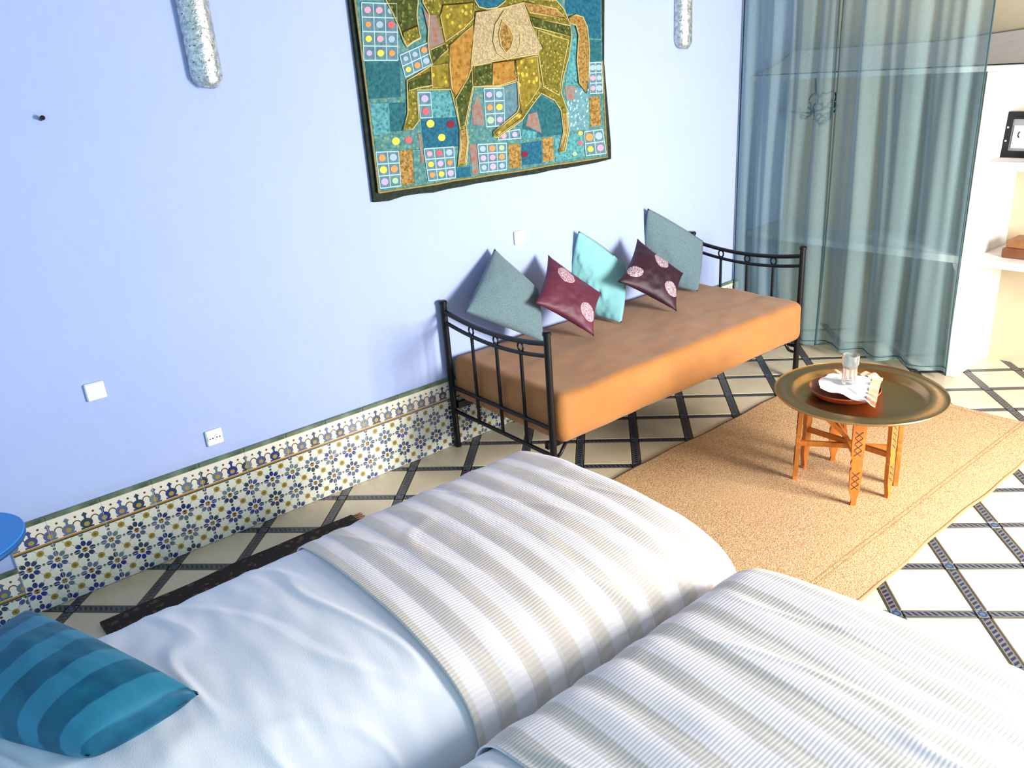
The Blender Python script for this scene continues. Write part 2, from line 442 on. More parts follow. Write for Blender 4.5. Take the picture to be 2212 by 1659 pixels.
for j in range(-22, 24):
    for k in range(-22, 24):
        a = -PI/4
        if k % 1 == 0:
            piece('floor_tile', me_tile, 0.5-BW-g, 0.5-BW-g, gp(j+.5, k+.5), a, 'tile')
            piece('border_strip', me_strip, 0.5-BW-g, BW-g, gp(j+.5, k), a, 'strip')
            piece('border_strip', me_strip, 0.5-BW-g, BW-g, gp(j, k+.5), a+PI/2, 'strip')
            piece('crossing_tile', me_cross, BW-g, BW-g, gp(j, k), a, 'cross')
for key, nm, mm in (('tile', 'covered_tiles', m_tile), ('strip', 'covered_strips', m_strip), ('cross', 'covered_crossings', m_cross)):
    if rest[key].v: tag(rest[key].build(nm, mm, floor, recalc=False), kind='stuff')

# ------------------------------------------------------------------ walls
wall = struct(MB().box((FX0, 0, -0.5), (18.4, 0.35, 10.5)).build('wall_back', m_wall, origin=(0, 0, 0)))
struct(MB().box((18.1, -14, -0.5), (18.4, 0, 10.5)).build('wall_right', m_beige))
struct(MB().box((FX0, -14, 10.5), (18.4, 0.35, 10.7)).build('ceiling', mat('ceiling_dark_fill_cut', (.22, .14, .08), .7)))  # unseen ceiling; its dark brown is made up to cut the fill light
TW = 0.7035; OFF = 1.418-TW*4
def tile_box(name, x0, x1, z0, z1, m, oz=None, depth=0.04):
    """dado piece: origin on the tile's left foot so the pattern repeats per tile"""
    mb = MB(); b = 0.006
    vs = [(x0, 0, z0), (x1, 0, z0), (x1, 0, z1), (x0, 0, z1), (x0, -depth+b, z0), (x1, -depth+b, z0), (x1, -depth+b, z1), (x0, -depth+b, z1),
          (x0+b, -depth, z0+b), (x1-b, -depth, z0+b), (x1-b, -depth, z1-b), (x0+b, -depth, z1-b)]
    mb.add(vs, [(8, 9, 10, 11)]+[(i, (i+1) % 4, 4+(i+1) % 4, 4+i) for i in range(4)]+[(4+i, 4+(i+1) % 4, 8+(i+1) % 4, 8+i) for i in range(4)])
    o = mb.build(name, m, recalc=True, origin=(0, 0, 0))
    org = Vector((x0-g2, 0, oz if oz is not None else z0))
    o.data.transform(Matrix.Translation(-org*K)); o.parent = wall; o.location = org*K
    return o
g2 = 0.0025
MB().box((0.235, -.034, 0), (16.05, 0, 1.36)).build('grout_bed', mat('pale_grout', (.62,.62,.55), .9), wall)
MB().box((FX0, -.034, 0), (0.230, 0, .76)).build('grout_bed', mat('pale_grout_low', (.62,.62,.55), .9), wall)
x = 1.418-TW*2      # 0.011 -> first full tile starts at 0.714
for i in range(0, 26):
    x0 = 1.418+TW*(i-2); x1 = x0+TW
    if x0 > 16.1: break
    if i == 0: x0c = 0.235
    else: x0c = x0
    if x1 <= 0.24: continue
    for nm, z0, z1, m, oz in (('star_tile', 0.0, 0.325, m_star, -0.02), ('star_tile', 0.325, 0.675, m_star, -0.02), ('star_tile', 0.675, 0.93, m_star, -0.02), ('frieze_tile', 0.93, 1.30, m_frieze, 0.93), ('trim_tile', 1.30, 1.37, m_trim, 1.3)):
        d = 0.04 if nm != 'trim_tile' else 0.055
        o = tile_box(nm, x0c+g2, x1-g2, z0+0.003, z1-0.003, m, oz, d)
        if i == 0:
            sh = (x0c-x0); o.location.x -= sh*K; o.data.transform(Matrix.Translation((sh*K, 0, 0)))
for i in range(-5, 1):     # the lower frieze left of the step
    x0 = 0.23+TW*(i-1); x1 = x0+TW
    tile_box('frieze_tile', x0+g2, x1-g2, 0.33, 0.70, m_frieze, 0.33)
    tile_box('trim_tile', x0+g2, x1-g2, 0.703, 0.765, m_trim, 0.703, 0.055)
    tile_box('star_tile', x0+g2, x1-g2, 0.0, 0.327, m_star, -0.02)

# ------------------------------------------------------------------ built-in shelving on the right
sh = empty('built_in_shelving', (16.4, -5.15, 0), 'white plaster built-in shelves with a tall divider beside the curtain', 'shelves')
SX = 16.4; SB = 18.05
MB().box((SX, -5.22, 0), (SB, -5.03, 5.9), bev=0.012).build('divider', m_white, sh)
MB().box((SB-0.06, -9.5, 0), (SB+0.04, -5.22, 5.9)).build('back_panel', m_beige, sh)
MB().box((SB-0.06, -5.03, 0), (SB+0.04, -0.02, 5.9)).build('back_panel', m_beige, sh)
for y0, y1 in ((-9.5, -5.22), (-5.03, -0.05)):
    for z0, z1 in ((2.35, 2.50), (4.17, 4.33)):
        if y1 > -1 and z0 > 3: continue
        MB().box((SX+0.03, y0, z0), (SB-0.06, y1, z1), bev=0.012).build('shelf', m_white, sh)
MB().box((SX, -9.5, 5.9), (SB, -0.05, 6.0), bev=0.012).build('top_shelf', m_white, sh)
def hood(s, t):
    y = -9.5+s*9.45; a = t
    return Vector((SX+0.05+a*1.55, y, 6.02+0.16*t+0.45*t*t*(0.6+0.5*max(0, (-y-3.5))/3)))
MB().grid(hood, 24, 8).build('sloping_ledge', m_white, sh, smooth=True)
MB().box((SX, -9.5, 8.9), (SB, -0.05, 9.1)).build('lintel', m_white, sh)
MB().prism([(SX+0.06, -5.03, 2.35), (SX+0.06, -4.86, 2.35), (SX+0.06, -4.90, 2.24), (SX+0.06, -4.98, 2.12), (SX+0.06, -5.03, 2.08)], (0.25, 0, 0)).build('shelf_bracket', m_white, sh)
# picture frame on the shelf
PY = onx(2166, 300, 17.02).y; DY = PY+5.50
pf = empty('picture_frame', (17.15, -5.75, 4.33), 'black framed small picture with dark marks on white, on the shelf right of the curtain', 'picture')
def fr(y, z, x=0.0):
    t = 0.12
    return Vector((17.02+x+t*(z-4.33), y+DY, z))
def frbox(y0, y1, z0, z1, x0, x1): # slightly leaning block
    mb = MB(); vs = [fr(y, z, xx) for xx in (x0, x1) for z in (z0, z1) for y in (y0, y1)]
    mb.add(vs, [(0,1,3,2),(4,6,7,5),(0,4,5,1),(2,3,7,6),(0,2,6,4),(1,5,7,3)]); return mb
b = frbox(-6.62, -5.50, 4.33, 4.45, 0, .14)
for q in (frbox(-6.62, -5.50, 5.02, 5.15, 0, .14), frbox(-5.59, -5.50, 4.45, 5.02, 0, .14), frbox(-6.62, -6.50, 4.45, 5.02, 0, .14)): b.add(q.v, q.f)
b.build('frame', m_metal, pf)
frbox(-6.50, -5.59, 4.45, 5.02, .06, .12).build('mat_board', mat('grey_mount', (0.25, 0.26, 0.28), 0.7), pf)
pa = frbox(-6.43, -5.63, 4.50, 4.90, .045, .062).build('paper', mat('white_paper', (0.86, 0.88, 0.88), 0.7), pf)
for yy, sg in ((-5.76, 1), (-5.89, -1), (-6.02, 1)):
    mk = MB()
    pts = [fr(yy+sg*0.035*math.cos(t), 4.74+0.055*math.sin(t), .035) for t in np.linspace(-1.2, 1.2, 8)]
    mk.tube(pts, 0.012, 5); mk.build('ink_mark', m_metal, pa)
for zz in (4.62, 4.86): MB().lathe([(0.0, 0), (0.018, 0.0), (0.018, 0.03), (0.0, 0.03)], fr(-5.545, zz, -0.015), 8, caps=False).build('corner_stud', m_silver, pf)
# wooden box on the lower shelf
wb = empty('wooden_box', (17.1, -6.1, 2.5), 'brown wooden box with a paler lid on the lower shelf', 'box')
BY = onx(2163, 545, 16.75).y
MB().box((16.75, BY-1.2, 2.5), (17.35, BY, 2.69), bev=0.02).build('box_body', mat('red_brown_wood', rough=0.5, fn=lambda: mix(noisex(coord(), 18, 3), (0.10, 0.03, 0.012), (0.24, 0.09, 0.03))), wb)
MB().box((16.78, BY-1.17, 2.69), (17.32, BY-.05, 2.85), bev=0.02).build('box_lid', mat('tan_wood', rough=0.5, fn=lambda: mix(noisex(coord(), 18, 3), (0.16, 0.055, 0.02), (0.36, 0.17, 0.06))), wb)
# wire ornament behind curtain
wr = MB()
for i in range(9):
    cy = random.uniform(-1.45, -0.75); cz = random.uniform(4.95, 5.45); ry = random.uniform(.10, .28); rz = random.uniform(.06, .2); ph = random.random()*6
    wr.tube([(17.35+0.06*math.sin(3*t+ph), cy+ry*math.cos(t+ph), cz+rz*math.sin(t+ph*.5)+0.04*math.sin(4*t)) for t in np.linspace(0, 5.2, 18)], 0.018, 6)
wr.tube([(17.35, -0.45, 5.15), (17.4, -0.9, 5.12), (17.35, -1.3, 5.2)], 0.02, 6)
wr.tube([(17.35, -1.05, 5.9), (17.35, -1.08, 5.6), (17.35, -1.2, 5.45)], 0.02, 6)
tag(wr.build('wire_ornament', m_metal), 'dark twisted wire ornament hanging behind the curtain', 'ornament')

# ------------------------------------------------------------------ curtains
def curtain_mat():
    m = bpy.data.materials.new('sheer_teal'); m.use_nodes = True; X.nt = m.node_tree; nt = X.nt
    nt.nodes.remove(nt.nodes['Principled BSDF']); out = nt.nodes['Material Output']
    d = nt.nodes.new('ShaderNodeBsdfDiffuse'); t = nt.nodes.new('ShaderNodeBsdfTranslucent'); tr = nt.nodes.new('ShaderNodeBsdfTransparent')
    col = mix(noisex(coord(), 90, 2), (0.25, 0.38, 0.42), (0.34, 0.49, 0.54))
    nt.links.new(col, d.inputs[0]); nt.links.new(col, t.inputs[0]); tr.inputs[0].default_value = (0.82, 0.92, 0.90, 1)
    m1 = nt.nodes.new('ShaderNodeMixShader'); m1.inputs[0].default_value = 0.3; nt.links.new(d.outputs[0], m1.inputs[1]); nt.links.new(t.outputs[0], m1.inputs[2])
    m2 = nt.nodes.new('ShaderNodeMixShader'); m2.inputs[0].default_value = 0.68
    lw = nt.nodes.new('ShaderNodeLayerWeight'); lw.inputs[0].default_value = 0.35
    f = clampx(X(lw.outputs['Facing'])*0.60+0.50)
    nt.links.new(f.v, m2.inputs[0]); nt.links.new(tr.outputs[0], m2.inputs[1]); nt.links.new(m1.outputs[0], m2.inputs[2])
    nt.links.new(m2.outputs[0], out.inputs[0]); return m
m_curt = curtain_mat(); m_hem_shade = mat('dark_teal_hem_shade', (.035, .085, .095), .9)  # dark teal shared by the hem and the painted edge shadows
def curtain(name, ya, yb, nf, seed, label, amp=0.15):
    ph = [random.uniform(0, 6) for _ in range(6)]
    ztop = 7.62
    def fn(s, t):
        z = 0.17+t*(ztop-0.17)
        q = 1-t
        sp = s+0.015*math.sin(7*s+ph[0])+0.02*q*math.sin(3*s*PI+ph[1])
        y = ya+(yb-ya)*sp
        y += 0.04*math.sin(z*0.8+ph[2])*math.sin(s*PI)
        a = pi2*nf*s
        fold = math.sin(a+ph[3]+0.5*math.sin(z*0.5))*(0.75+0.25*q)+0.45*math.sin(a*1.83+ph[4]+z*0.1)*(0.5+0.5*t)+0.25*math.sin(a*3.1+ph[5])*t
        x = 16.05-amp*fold*(0.55+0.45*q)
        if t == 0: z += 0.02*math.sin(a*.5)
        return Vector((min(x, 16.33), min(y, -0.03), z))
    o = MB().grid(fn, 240, 44).build(name, m_curt, smooth=True, recalc=False)
    for e, q in (('side_edge_shade', 0.0), ('side_edge_shade', 1.0)):  # dark tubes stand in for the shadow lines along the panel's side edges
        MB().tube([fn(q, t/40)+Vector((-.012, 0, 0)) for t in range(41)], .014, 6).build(e, m_hem_shade, o, smooth=True)
    MB().tube([fn(t/120, 0.012)+Vector((-.01, 0, 0)) for t in range(121)], .010, 5).build('hem', m_hem_shade, o, smooth=True)
    return tag(o, label, 'curtain', 'sheer curtains on the rod')
curtain('sheer_curtain', -0.02, -2.26, 3.4, 1, 'narrower sheer teal curtain panel beside the blue wall')
curtain('sheer_curtain', -2.33, -5.16, 3.5, 2, 'wider sheer teal curtain panel beside the white shelf divider')
rod = empty('curtain_rod', (16.05, -2.6, 7.66), 'black curtain rod above the sheer curtains', 'curtain rod')
MB().tube([(16.05, -0.02, 7.70), (16.05, -5.5, 7.70)], 0.06, 12).build('rod', m_metal, rod, smooth=True)
MB().lathe([(0.02, -.1), (.1, -.04), (.12, .04), (.07, .1), (0.02, .13)], (16.05, -5.52, 7.70), 16).build('finial', m_metal, rod, smooth=True)

# ------------------------------------------------------------------ straw mat, dark rug
def matfn(x0, x1, y0, y1, th, wv):
    mb = MB()
    def ed(s, t, z):
        x = x0+(x1-x0)*s; y = y0+(y1-y0)*t
        if t in (0, 1): y += wv*math.sin(x*1.9+t*2)+wv*0.5*math.sin(x*5.1)
        if s in (0, 1): x += wv*math.sin(y*2.3)
        return Vector((x, y, z+0.010*(noise.noise(Vector((x*.7, y*.7, 0)))+0.6)))
    n, m = 60, 24
    mb.grid(lambda s, t: ed(s, t, th), n, m); mb.grid(lambda s, t: ed(s, t, 0.004), n, m)
    W = n+1; H = (n+1)*(m+1)
    per = [i for i in range(n+1)]+[j*W+n for j in range(1, m+1)]+[m*W+i for i in range(n-1, -1, -1)]+[j*W for j in range(m-1, 0, -1)]
    mb.add([], [])
    b = mb.f
    for a, c in zip(per, per[1:]+per[:1]): b.append((a, c, c+H, a+H)); mb.m.append(0)
    return mb
rug = empty('straw_mat', (10.75, -5.38, 0), 'golden woven straw mat lying under the brass tray table', 'mat')
matfn(6.5, 15.0, -7.60, -3.18, 0.035, 0.018).build('mat_weave', m_straw, rug, smooth=False)
MB().tube([(x, -7.60+0.018*math.sin(x*1.9)+0.009*math.sin(x*5.1), 0.022) for x in np.linspace(6.5, 15, 60)], 0.026, 6).build('edge_binding', mat('mat_binding', (0.30, 0.17, 0.08), 0.8), rug, smooth=True)
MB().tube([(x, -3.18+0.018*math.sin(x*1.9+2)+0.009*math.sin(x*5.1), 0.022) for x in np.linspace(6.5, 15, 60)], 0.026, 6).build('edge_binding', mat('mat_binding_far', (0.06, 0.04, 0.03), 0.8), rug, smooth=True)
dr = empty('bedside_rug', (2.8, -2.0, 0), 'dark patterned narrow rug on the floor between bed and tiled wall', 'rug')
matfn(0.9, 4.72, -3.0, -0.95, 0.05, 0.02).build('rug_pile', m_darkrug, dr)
fg = MB()
for i in range(40):
    y = -0.98-i*0.051
    fg.tube([(4.71, y, 0.03), (4.80, y+random.uniform(-.02, .02), 0.02), (4.88, y+random.uniform(-.03, .03), 0.012)], 0.010, 4)
tag(fg.build('fringe', m_fringe, dr), kind='stuff')

# ------------------------------------------------------------------ beds
def resample(pts, n):
    P = [Vector((*p, 0)) for p in pts]
    # Catmull-Rom
    out = []
    for i in range(len(P)-1):
        p0 = P[max(i-1, 0)]; p1 = P[i]; p2 = P[i+1]; p3 = P[min(i+2, len(P)-1)]
        for k in range(8):
            t = k/8
            out.append(0.5*((2*p1)+(-p0+p2)*t+(2*p0-5*p1+4*p2-p3)*t*t+(-p0+3*p1-3*p2+p3)*t**3))
    out.append(P[-1])
    L = [0]
    for a, b in zip(out, out[1:]): L.append(L[-1]+(b-a).length)
    res = []; j = 0
    for k in range(n+1):
        d = L[-1]*k/n
        while j < len(L)-2 and L[j+1] < d: j += 1
        t = (d-L[j])/max(1e-6, L[j+1]-L[j]); q = out[j].lerp(out[j+1], t); res.append((q.x, q.y))
    return res
prof1 = [(-3.60, 0.62), (-3.60, 1.0), (-3.63, 1.35), (-3.74, 1.58), (-4.0, 1.70), (-4.8, 1.79), (-5.64, 1.80), (-6.28, 1.71), (-6.68, 1.55), (-6.89, 1.34), (-6.96, 1.0), (-6.98, 0.62)]
prof2 = [(-7.40, 0.62), (-7.41, 1.1), (-7.46, 1.45), (-7.60, 1.66), (-7.85, 1.755), (-8.6, 1.80), (-9.4, 1.80), (-10.2, 1.76), (-10.6, 1.62), (-10.8, 1.3), (-10.85, 0.9), (-10.85, 0.62)]
def shell(prof, xs, xe, off, R, zbot, foot, wr=0.0, rip=0.0, per=0.385, seed=0.0, nv=90, skew=0.0, nx=200, th=0.0, widen=0.0):
    pr = resample(prof, nv)
    yc = (pr[0][0]+pr[-1][0])/2
    nrm = []
    for i in range(len(pr)):
        a = pr[max(i-1, 0)]; b = pr[min(i+1, len(pr)-1)]
        ty, tz = b[0]-a[0], b[1]-a[1]; l = math.hypot(ty, tz) or 1
        nrm.append((tz/l, -ty/l))
    Ltop = xe-xs; La = R*PI/2; Ld = 0.9
    L = Ltop+(La+Ld if foot else 0)
    def fn(s, t):
        i = min(int(round(t*nv)), nv); y, z = pr[i]; ny, nz = nrm[i]
        d = s*L
        if d <= Ltop: x = xs+d; zz = z; shr = 0; cx = 0
        else:
            a = min((d-Ltop)/R, PI/2); x = xe+R*math.sin(a); drop = R*(1-math.cos(a))+max(0, d-Ltop-La)
            zz = max(zbot+0.0, z-drop) if z > zbot+.2 else z; zz = min(zz, z)
            shr = 0.05*(1-math.cos(a)); cx = 1
        sx = skew*(y-yc)
        hh = off
        p = Vector((x*2.2+seed, y*2.2, seed))
        if rip: hh += rip*(0.5-0.5*math.cos(pi2*(x)/per))**0.6*(0.6+0.4*noise.noise(Vector((x*2, y*1.3, seed))))
        if wr:
            hh += wr*noise.noise(Vector((x*2.6+seed, y*0.8, z)))+wr*0.5*noise.noise(Vector((x*6+seed, y*2.2, z*2)))
            q = noise.noise(Vector((x*1.5+y*0.6+seed*3, y*0.5-x*.2, 3.3))); hh += wr*0.9*max(0, 1-abs(q)*9)
        wd = max(0.0, min(1.0, (x-2.0)/4.0))*widen*max(0.0, -(y-yc)/abs(pr[0][0]-yc))
        y2 = yc+(y-yc)*(1-shr*0.6)-wd
        zz += 0.25*wd if zz > 1.0 else 0
        return Vector((x-sx*1.0+(0), y2-(-ny)*0+ny*-hh*0+(-hh if False else 0)+0, zz))+Vector((0, -ny*hh*-1, 0))*0+Vector((0, (y-yc)/abs(y-yc+1e-6)*abs(ny)*hh if abs(ny) > .02 else 0, max(nz, 0)*hh))+(Vector((hh, 0, 0)) if cx else Vector((0, 0, 0)))
    mb = MB().grid(fn, nx, nv)
    return mb
def bed(prof, y0, y1, label, sheetl, blanketl, bm, xb, seed, skew, per, x_end):
    e = empty('single_bed', (2.5, (y0+y1)/2, 0), label, 'bed', 'the two single beds')
    xh = -1.1; xf = x_end
    MB().box((xh, y0+.12, .52), (xf-.10, y1-.12, .72), bev=.02).build('bed_base', m_darkwood, e)
    def mfn(off): return None
    MB().box((xh+.05, y0+.14, .74), (xf-.12, y1-.14, 1.50), bev=.2).build('mattress', m_napkin, e)
    for lx in (xh+.2, xf-.4):
        for ly in (y0+.3, y1-.3):
            MB().tube([(lx, ly, 0), (lx, ly, .52)], [.06, .085], 10).build('leg', m_darkwood, e, smooth=True)
    wdn = 0.30 if y0 > -7.2 else 0.0
    s = shell(prof, xh, xb+.30, 0.0, .33, .66, False, wr=0.020, widen=wdn, seed=seed, skew=skew).build('bed_sheet', m_sheet, smooth=True, recalc=False)
    tag(s, sheetl, 'sheet', 'white bed sheets')
    bl = shell(prof, xb, x_end-.30, 0.034, .27, .60, True, wr=0.012, widen=wdn, rip=0.024, per=per, seed=seed+5, skew=skew).build('striped_blanket', bm, smooth=True, recalc=False)
    tag(bl, blanketl, 'blanket', 'striped blankets')
    m = bl.modifiers.new('thickness', 'SOLIDIFY'); m.thickness = 0.004; m.offset = 1
    return e
bed(prof1, -6.97, -3.60, 'single bed nearer the tiled wall, foot towards the daybed', 'white bed sheet on the bed nearer the tiled wall, under the turquoise cushion', 'cream and tan striped blanket over the foot of the bed nearer the wall', m_blanket1, 2.80, 1.7, 0.02, 0.385, 6.28)
bed(prof2, -10.85, -7.40, 'single bed in the front right, farther from the tiled wall', 'white bed sheet on the front bed, a small corner in view', 'white and grey ribbed striped blanket over the front bed', m_blanket2, 2.70, 9.2, 0.085, 0.46, 6.22)

# ------------------------------------------------------------------ cushions
def cushion(name, c, th, m, label, cat, group=None, n=30, pinch=0.07, wr=0.02, seed=0.0, power=0.5):
    """c: corners (0,0),(1,0),(1,1),(0,1) in world units"""
    c = [Vector(p) for p in c]
    nor = ((c[1]-c[0]).cross(c[3]-c[0])).normalized()
    mb = MB(); uvs = []
    cen = sum(c, Vector())/4
    def base(u, v):
        uu = 2*u-1; vv = 2*v-1
        su = uu*(1-pinch*(1-vv*vv)); sv = vv*(1-pinch*(1-uu*uu))
        a = (su+1)/2; b = (sv+1)/2
        return c[0]*(1-a)*(1-b)+c[1]*a*(1-b)+c[2]*a*b+c[3]*(1-a)*b
    W = n+1
    for side in (1, -1):
        def fn(s, t):
            uu = 2*s-1; vv = 2*t-1
            h = th*((1-uu**2)*(1-vv**2))**power if abs(uu) < 1 and abs(vv) < 1 else 0
            p = base(s, t); edge = min(1.0, 6*min(s, 1-s, t, 1-t)+.0)
            wv = wr*noise.noise(Vector((s*5+seed, t*5, side*3.0)))*edge+wr*.6*noise.noise(Vector((s*14+seed, t*11, side*2.0)))*edge
            fr = 0.35*wr*math.sin(40*max(s, t)+seed)*(1 if min(s, 1-s, t, 1-t) < .12 and edge > 0 else 0)*edge
            return p+nor*side*(h+wv*(1 if h > 0 else 0)+fr)
        b0 = len(mb.v); mb.grid(fn, n, n)
        uvs += [(i/n, j/n) for j in range(n+1) for i in range(n+1)]
    # weld the rims
    vs = mb.v; f2 = []; mp = {}
    for j in range(W):
        for i in range(W):
            if i in (0, n) or j in (0, n): mp[W*W+j*W+i] = j*W+i
    mb.f = [tuple(mp.get(q, q) for q in f) for f in mb.f]
    used = sorted(set(q for f in mb.f for q in f)); re = {q: k for k, q in enumerate(used)}
    mb.v = [mb.v[q] for q in used]; uvs = [uvs[q] for q in used]; mb.f = [tuple(re[q] for q in f) for f in mb.f]
    o = mb.build(name, m, smooth=True)
    uvl = o.data.uv_layers.new(name='UVMap')
    for lp in o.data.loops: uvl.data[lp.index].uv = uvs[lp.vertex_index]
    return tag(o, label, cat, group)
MZ = 1.79   # top of the daybed mattress
def dia(L, B, R, T): return [L, B, R, T]
GP = 'scatter cushions on the daybed'
cushion('cushion', [ony(1003, 674, -.62), onz(1177, 741, MZ+.02), ony(1163, 624, -.55), ony(1068, 537, -.16)], .18, m_greyblue, 'grey blue woven cushion behind the near black end rail of the daybed', 'cushion', GP, seed=1, wr=.022, pinch=.02)
cushion('cushion', [ony(1154, 655, -1.02), onz(1283, 727, MZ+.03), ony(1299, 633, -.92), ony(1184, 550, -.32)], .17, m_maroon1, 'lighter maroon satin cushion with two lace medallions, left of the aqua cushion', 'cushion', GP, seed=2, wr=.03, pinch=.11)
cushion('cushion', [onz(1228, 655, 2.0), onz(1342, 697, MZ+.02), ony(1352, 574, -.38), ony(1250, 499, -.14)], .13, m_aqua, 'pale aqua cushion between the two maroon cushions', 'cushion', GP, seed=3, wr=.06, pinch=-.07)
cushion('cushion', [ony(1334, 609, -1.0), onz(1462, 673, MZ+.03), ony(1476, 590, -1.15), ony(1377, 515, -.48)], .17, m_maroon2, 'dark aubergine cushion with three lace medallions, in front of the far grey cushion', 'cushion', GP, seed=4, wr=.03, pinch=.11)
cushion('cushion', [onz(1388, 600, 2.05), onz(1507, 629, MZ+.02), ony(1519, 521, -.48), ony(1399, 450, -.12)], .11, m_greyblue, 'grey blue woven cushion tallest at the far end of the daybed', 'cushion', GP, seed=5, wr=.03, pinch=-.04)
# turquoise cushion on the bed
cushion('striped_cushion', [onz(-190, 1530, 2.05), onz(190, 1634, 1.95), onz(430, 1500, 1.93), onz(60, 1318, 2.12)], .36, m_velvet, 'turquoise satin striped cushion on the white sheet in the lower left', 'cushion', None, n=44, pinch=0.03, wr=.02, seed=6, power=0.42)

tip = onz(428, 1500, 1.93); q0 = onz(392, 1500, 1.93)
fl = MB().prism([onz(388, 1482, 1.95), onz(427, 1494, 1.93), onz(405, 1512, 1.93), onz(384, 1524, 1.92)], (0, 0, -.02)).build('corner_flap', mat('deep_teal', (.004, .055, .085), .6), bpy.data.objects['striped_cushion'])
# ------------------------------------------------------------------ daybed
db = empty('daybed', (10.87, -1.47, 0), 'black iron daybed with curved end rails against the blue wall', 'daybed')
YR, YF = -0.12, -2.88
def post(x, y):
    mb = MB(); mb.tube([(x, y, 0), (x, y, 2.83)], 0.058, 14); mb.lathe([(.058, 2.79), (.072, 2.795), (.072, 2.84), (.05, 2.86)], (x, y, 0), 14)
    mb.lathe([(.062, 0.0), (.066, 0.01), (.066, .06), (.058, .07)], (x, y, 0), 14)
    return mb
for xx in (7.45, 14.3):
    for yy in (YR, YF): sharp(post(xx, yy).build('post', m_metal, db))
    def sag(y, z): 
        t = (y-YR)/(YF-YR); return z-0.13*4*t*(1-t)*1.0
    for z0, nm, r in ((2.66, 'top_rail', .042), (2.46, 'second_rail', .034)):
        sharp(MB().tube([(xx, YR+(YF-YR)*t, sag(YR+(YF-YR)*t, z0)) for t in np.linspace(0, 1, 15)], r, 10).build(nm, m_metal, db))
    for z0 in (1.22, 0.74):
        sharp(MB().tube([(xx, YR, z0), (xx, YF, z0)], .036, 10).build('lower_rail', m_metal, db))
    for yy in (-0.90, -1.58, -2.22):
        zt = sag(yy, 2.46)
        sharp(MB().tube([(xx, yy, .74), (xx, yy, zt)], .030, 8).build('bar', m_metal, db))
        zc = (sag(yy, 2.66)+zt)/2
        sharp(MB().tube([(xx, yy+.065*math.cos(t), zc+.072*math.sin(t)) for t in np.linspace(0, pi2, 17)[:-1]], .017, 6, close=True).build('ring', m_metal, db))
for yy in (YR-.04, YF+.22):
    sharp(MB().box((7.5, yy-.04, .78), (14.25, yy+.04, .90)).build('side_rail', m_metal, db))
for i in range(12):
    xx = 7.8+i*.56
    MB().box((xx-.07, YF+.22, .90), (xx+.07, YR-.0, .925)).build('slat', m_darkwood, db)
for xx, s in ((14.3, -1), (7.45, 1)):
    MB().tube([(xx+s*.05, YF+.06, .62), (xx+s*.20, YF+.06, .70), (xx+s*.34, YF+.06, .87)], .03, 8).build('corner_brace', m_metal, db, smooth=True)
# mattress
def supers(c, h, e, n, m):
    def f(s, t):
        a = pi2*s; b = -PI/2+PI*t
        ca, sa, cb, sb = math.cos(a), math.sin(a), math.cos(b), math.sin(b)
        q = lambda v, k: math.copysign(abs(v)**k, v)
        return Vector((c[0]+h[0]*q(ca, e)*q(cb, e), c[1]+h[1]*q(sa, e)*q(cb, e), c[2]+h[2]*q(sb, .45)))
    return MB().grid(f, n, m, wrapu=True)
def rbox(lo, hi, r, nseg, wrin=0.0, seed=0.0):
    """rounded box surface with dense faces for wrinkles"""
    c = (Vector(lo)+Vector(hi))/2; h = (Vector(hi)-Vector(lo))/2
    mb = MB(); nx, ny, nz = nseg
    def rnd(p):
        q = Vector((max(-h.x+r, min(h.x-r, p.x)), max(-h.y+r, min(h.y-r, p.y)), max(-h.z+r, min(h.z-r, p.z))))
        d = p-q
        if d.length > 1e-6: d = d.normalized()*r
        o = q+d
        if wrin:
            w = wrin*(noise.noise(Vector((o.x*1.1+seed, o.y*2, o.z*3)))+.5*noise.noise(Vector((o.x*2.5+seed, o.y*5, o.z*6))))
            o += d.normalized()*w if d.length > 1e-6 else Vector((0, 0, w))
        return c+o
    for ax, sg in ((0, 1), (0, -1), (1, 1), (1, -1), (2, 1), (2, -1)):
        a, b = [i for i in range(3) if i != ax]; N = (nx, ny, nz)
        def f(s, t):
            # denser near edges
            e = lambda s: (0.5-0.5*math.cos(PI*s))*0.5+0.5*s
            p = [0, 0, 0]; p[ax] = sg*h[ax]; p[a] = (2*e(s)-1)*h[a]; p[b] = (2*e(t)-1)*h[b]; return rnd(Vector(p))
        mb.grid(f, N[a], N[b])
    return mb
def weld(o, d=0.0004):
    import bmesh
    bm = bmesh.new(); bm.from_mesh(o.data); bmesh.ops.remove_doubles(bm, verts=bm.verts, dist=d); bmesh.ops.recalc_face_normals(bm, faces=bm.faces); bm.to_mesh(o.data); bm.free(); return o
dm = rbox((7.53, -3.03, .93), (14.24, -0.05, 1.775), .17, (90, 40, 14), .022, 2.0)
# the mattress front bulges past the posts
for p in dm.v:
    if p.y < -2.6: p.y -= 0.03*math.sin((p.x-7.5)/6.8*PI)
dmo = weld(dm.build('daybed_mattress', m_brown, smooth=True))
tag(dmo, 'brown cloth covered mattress on the black iron daybed', 'mattress')

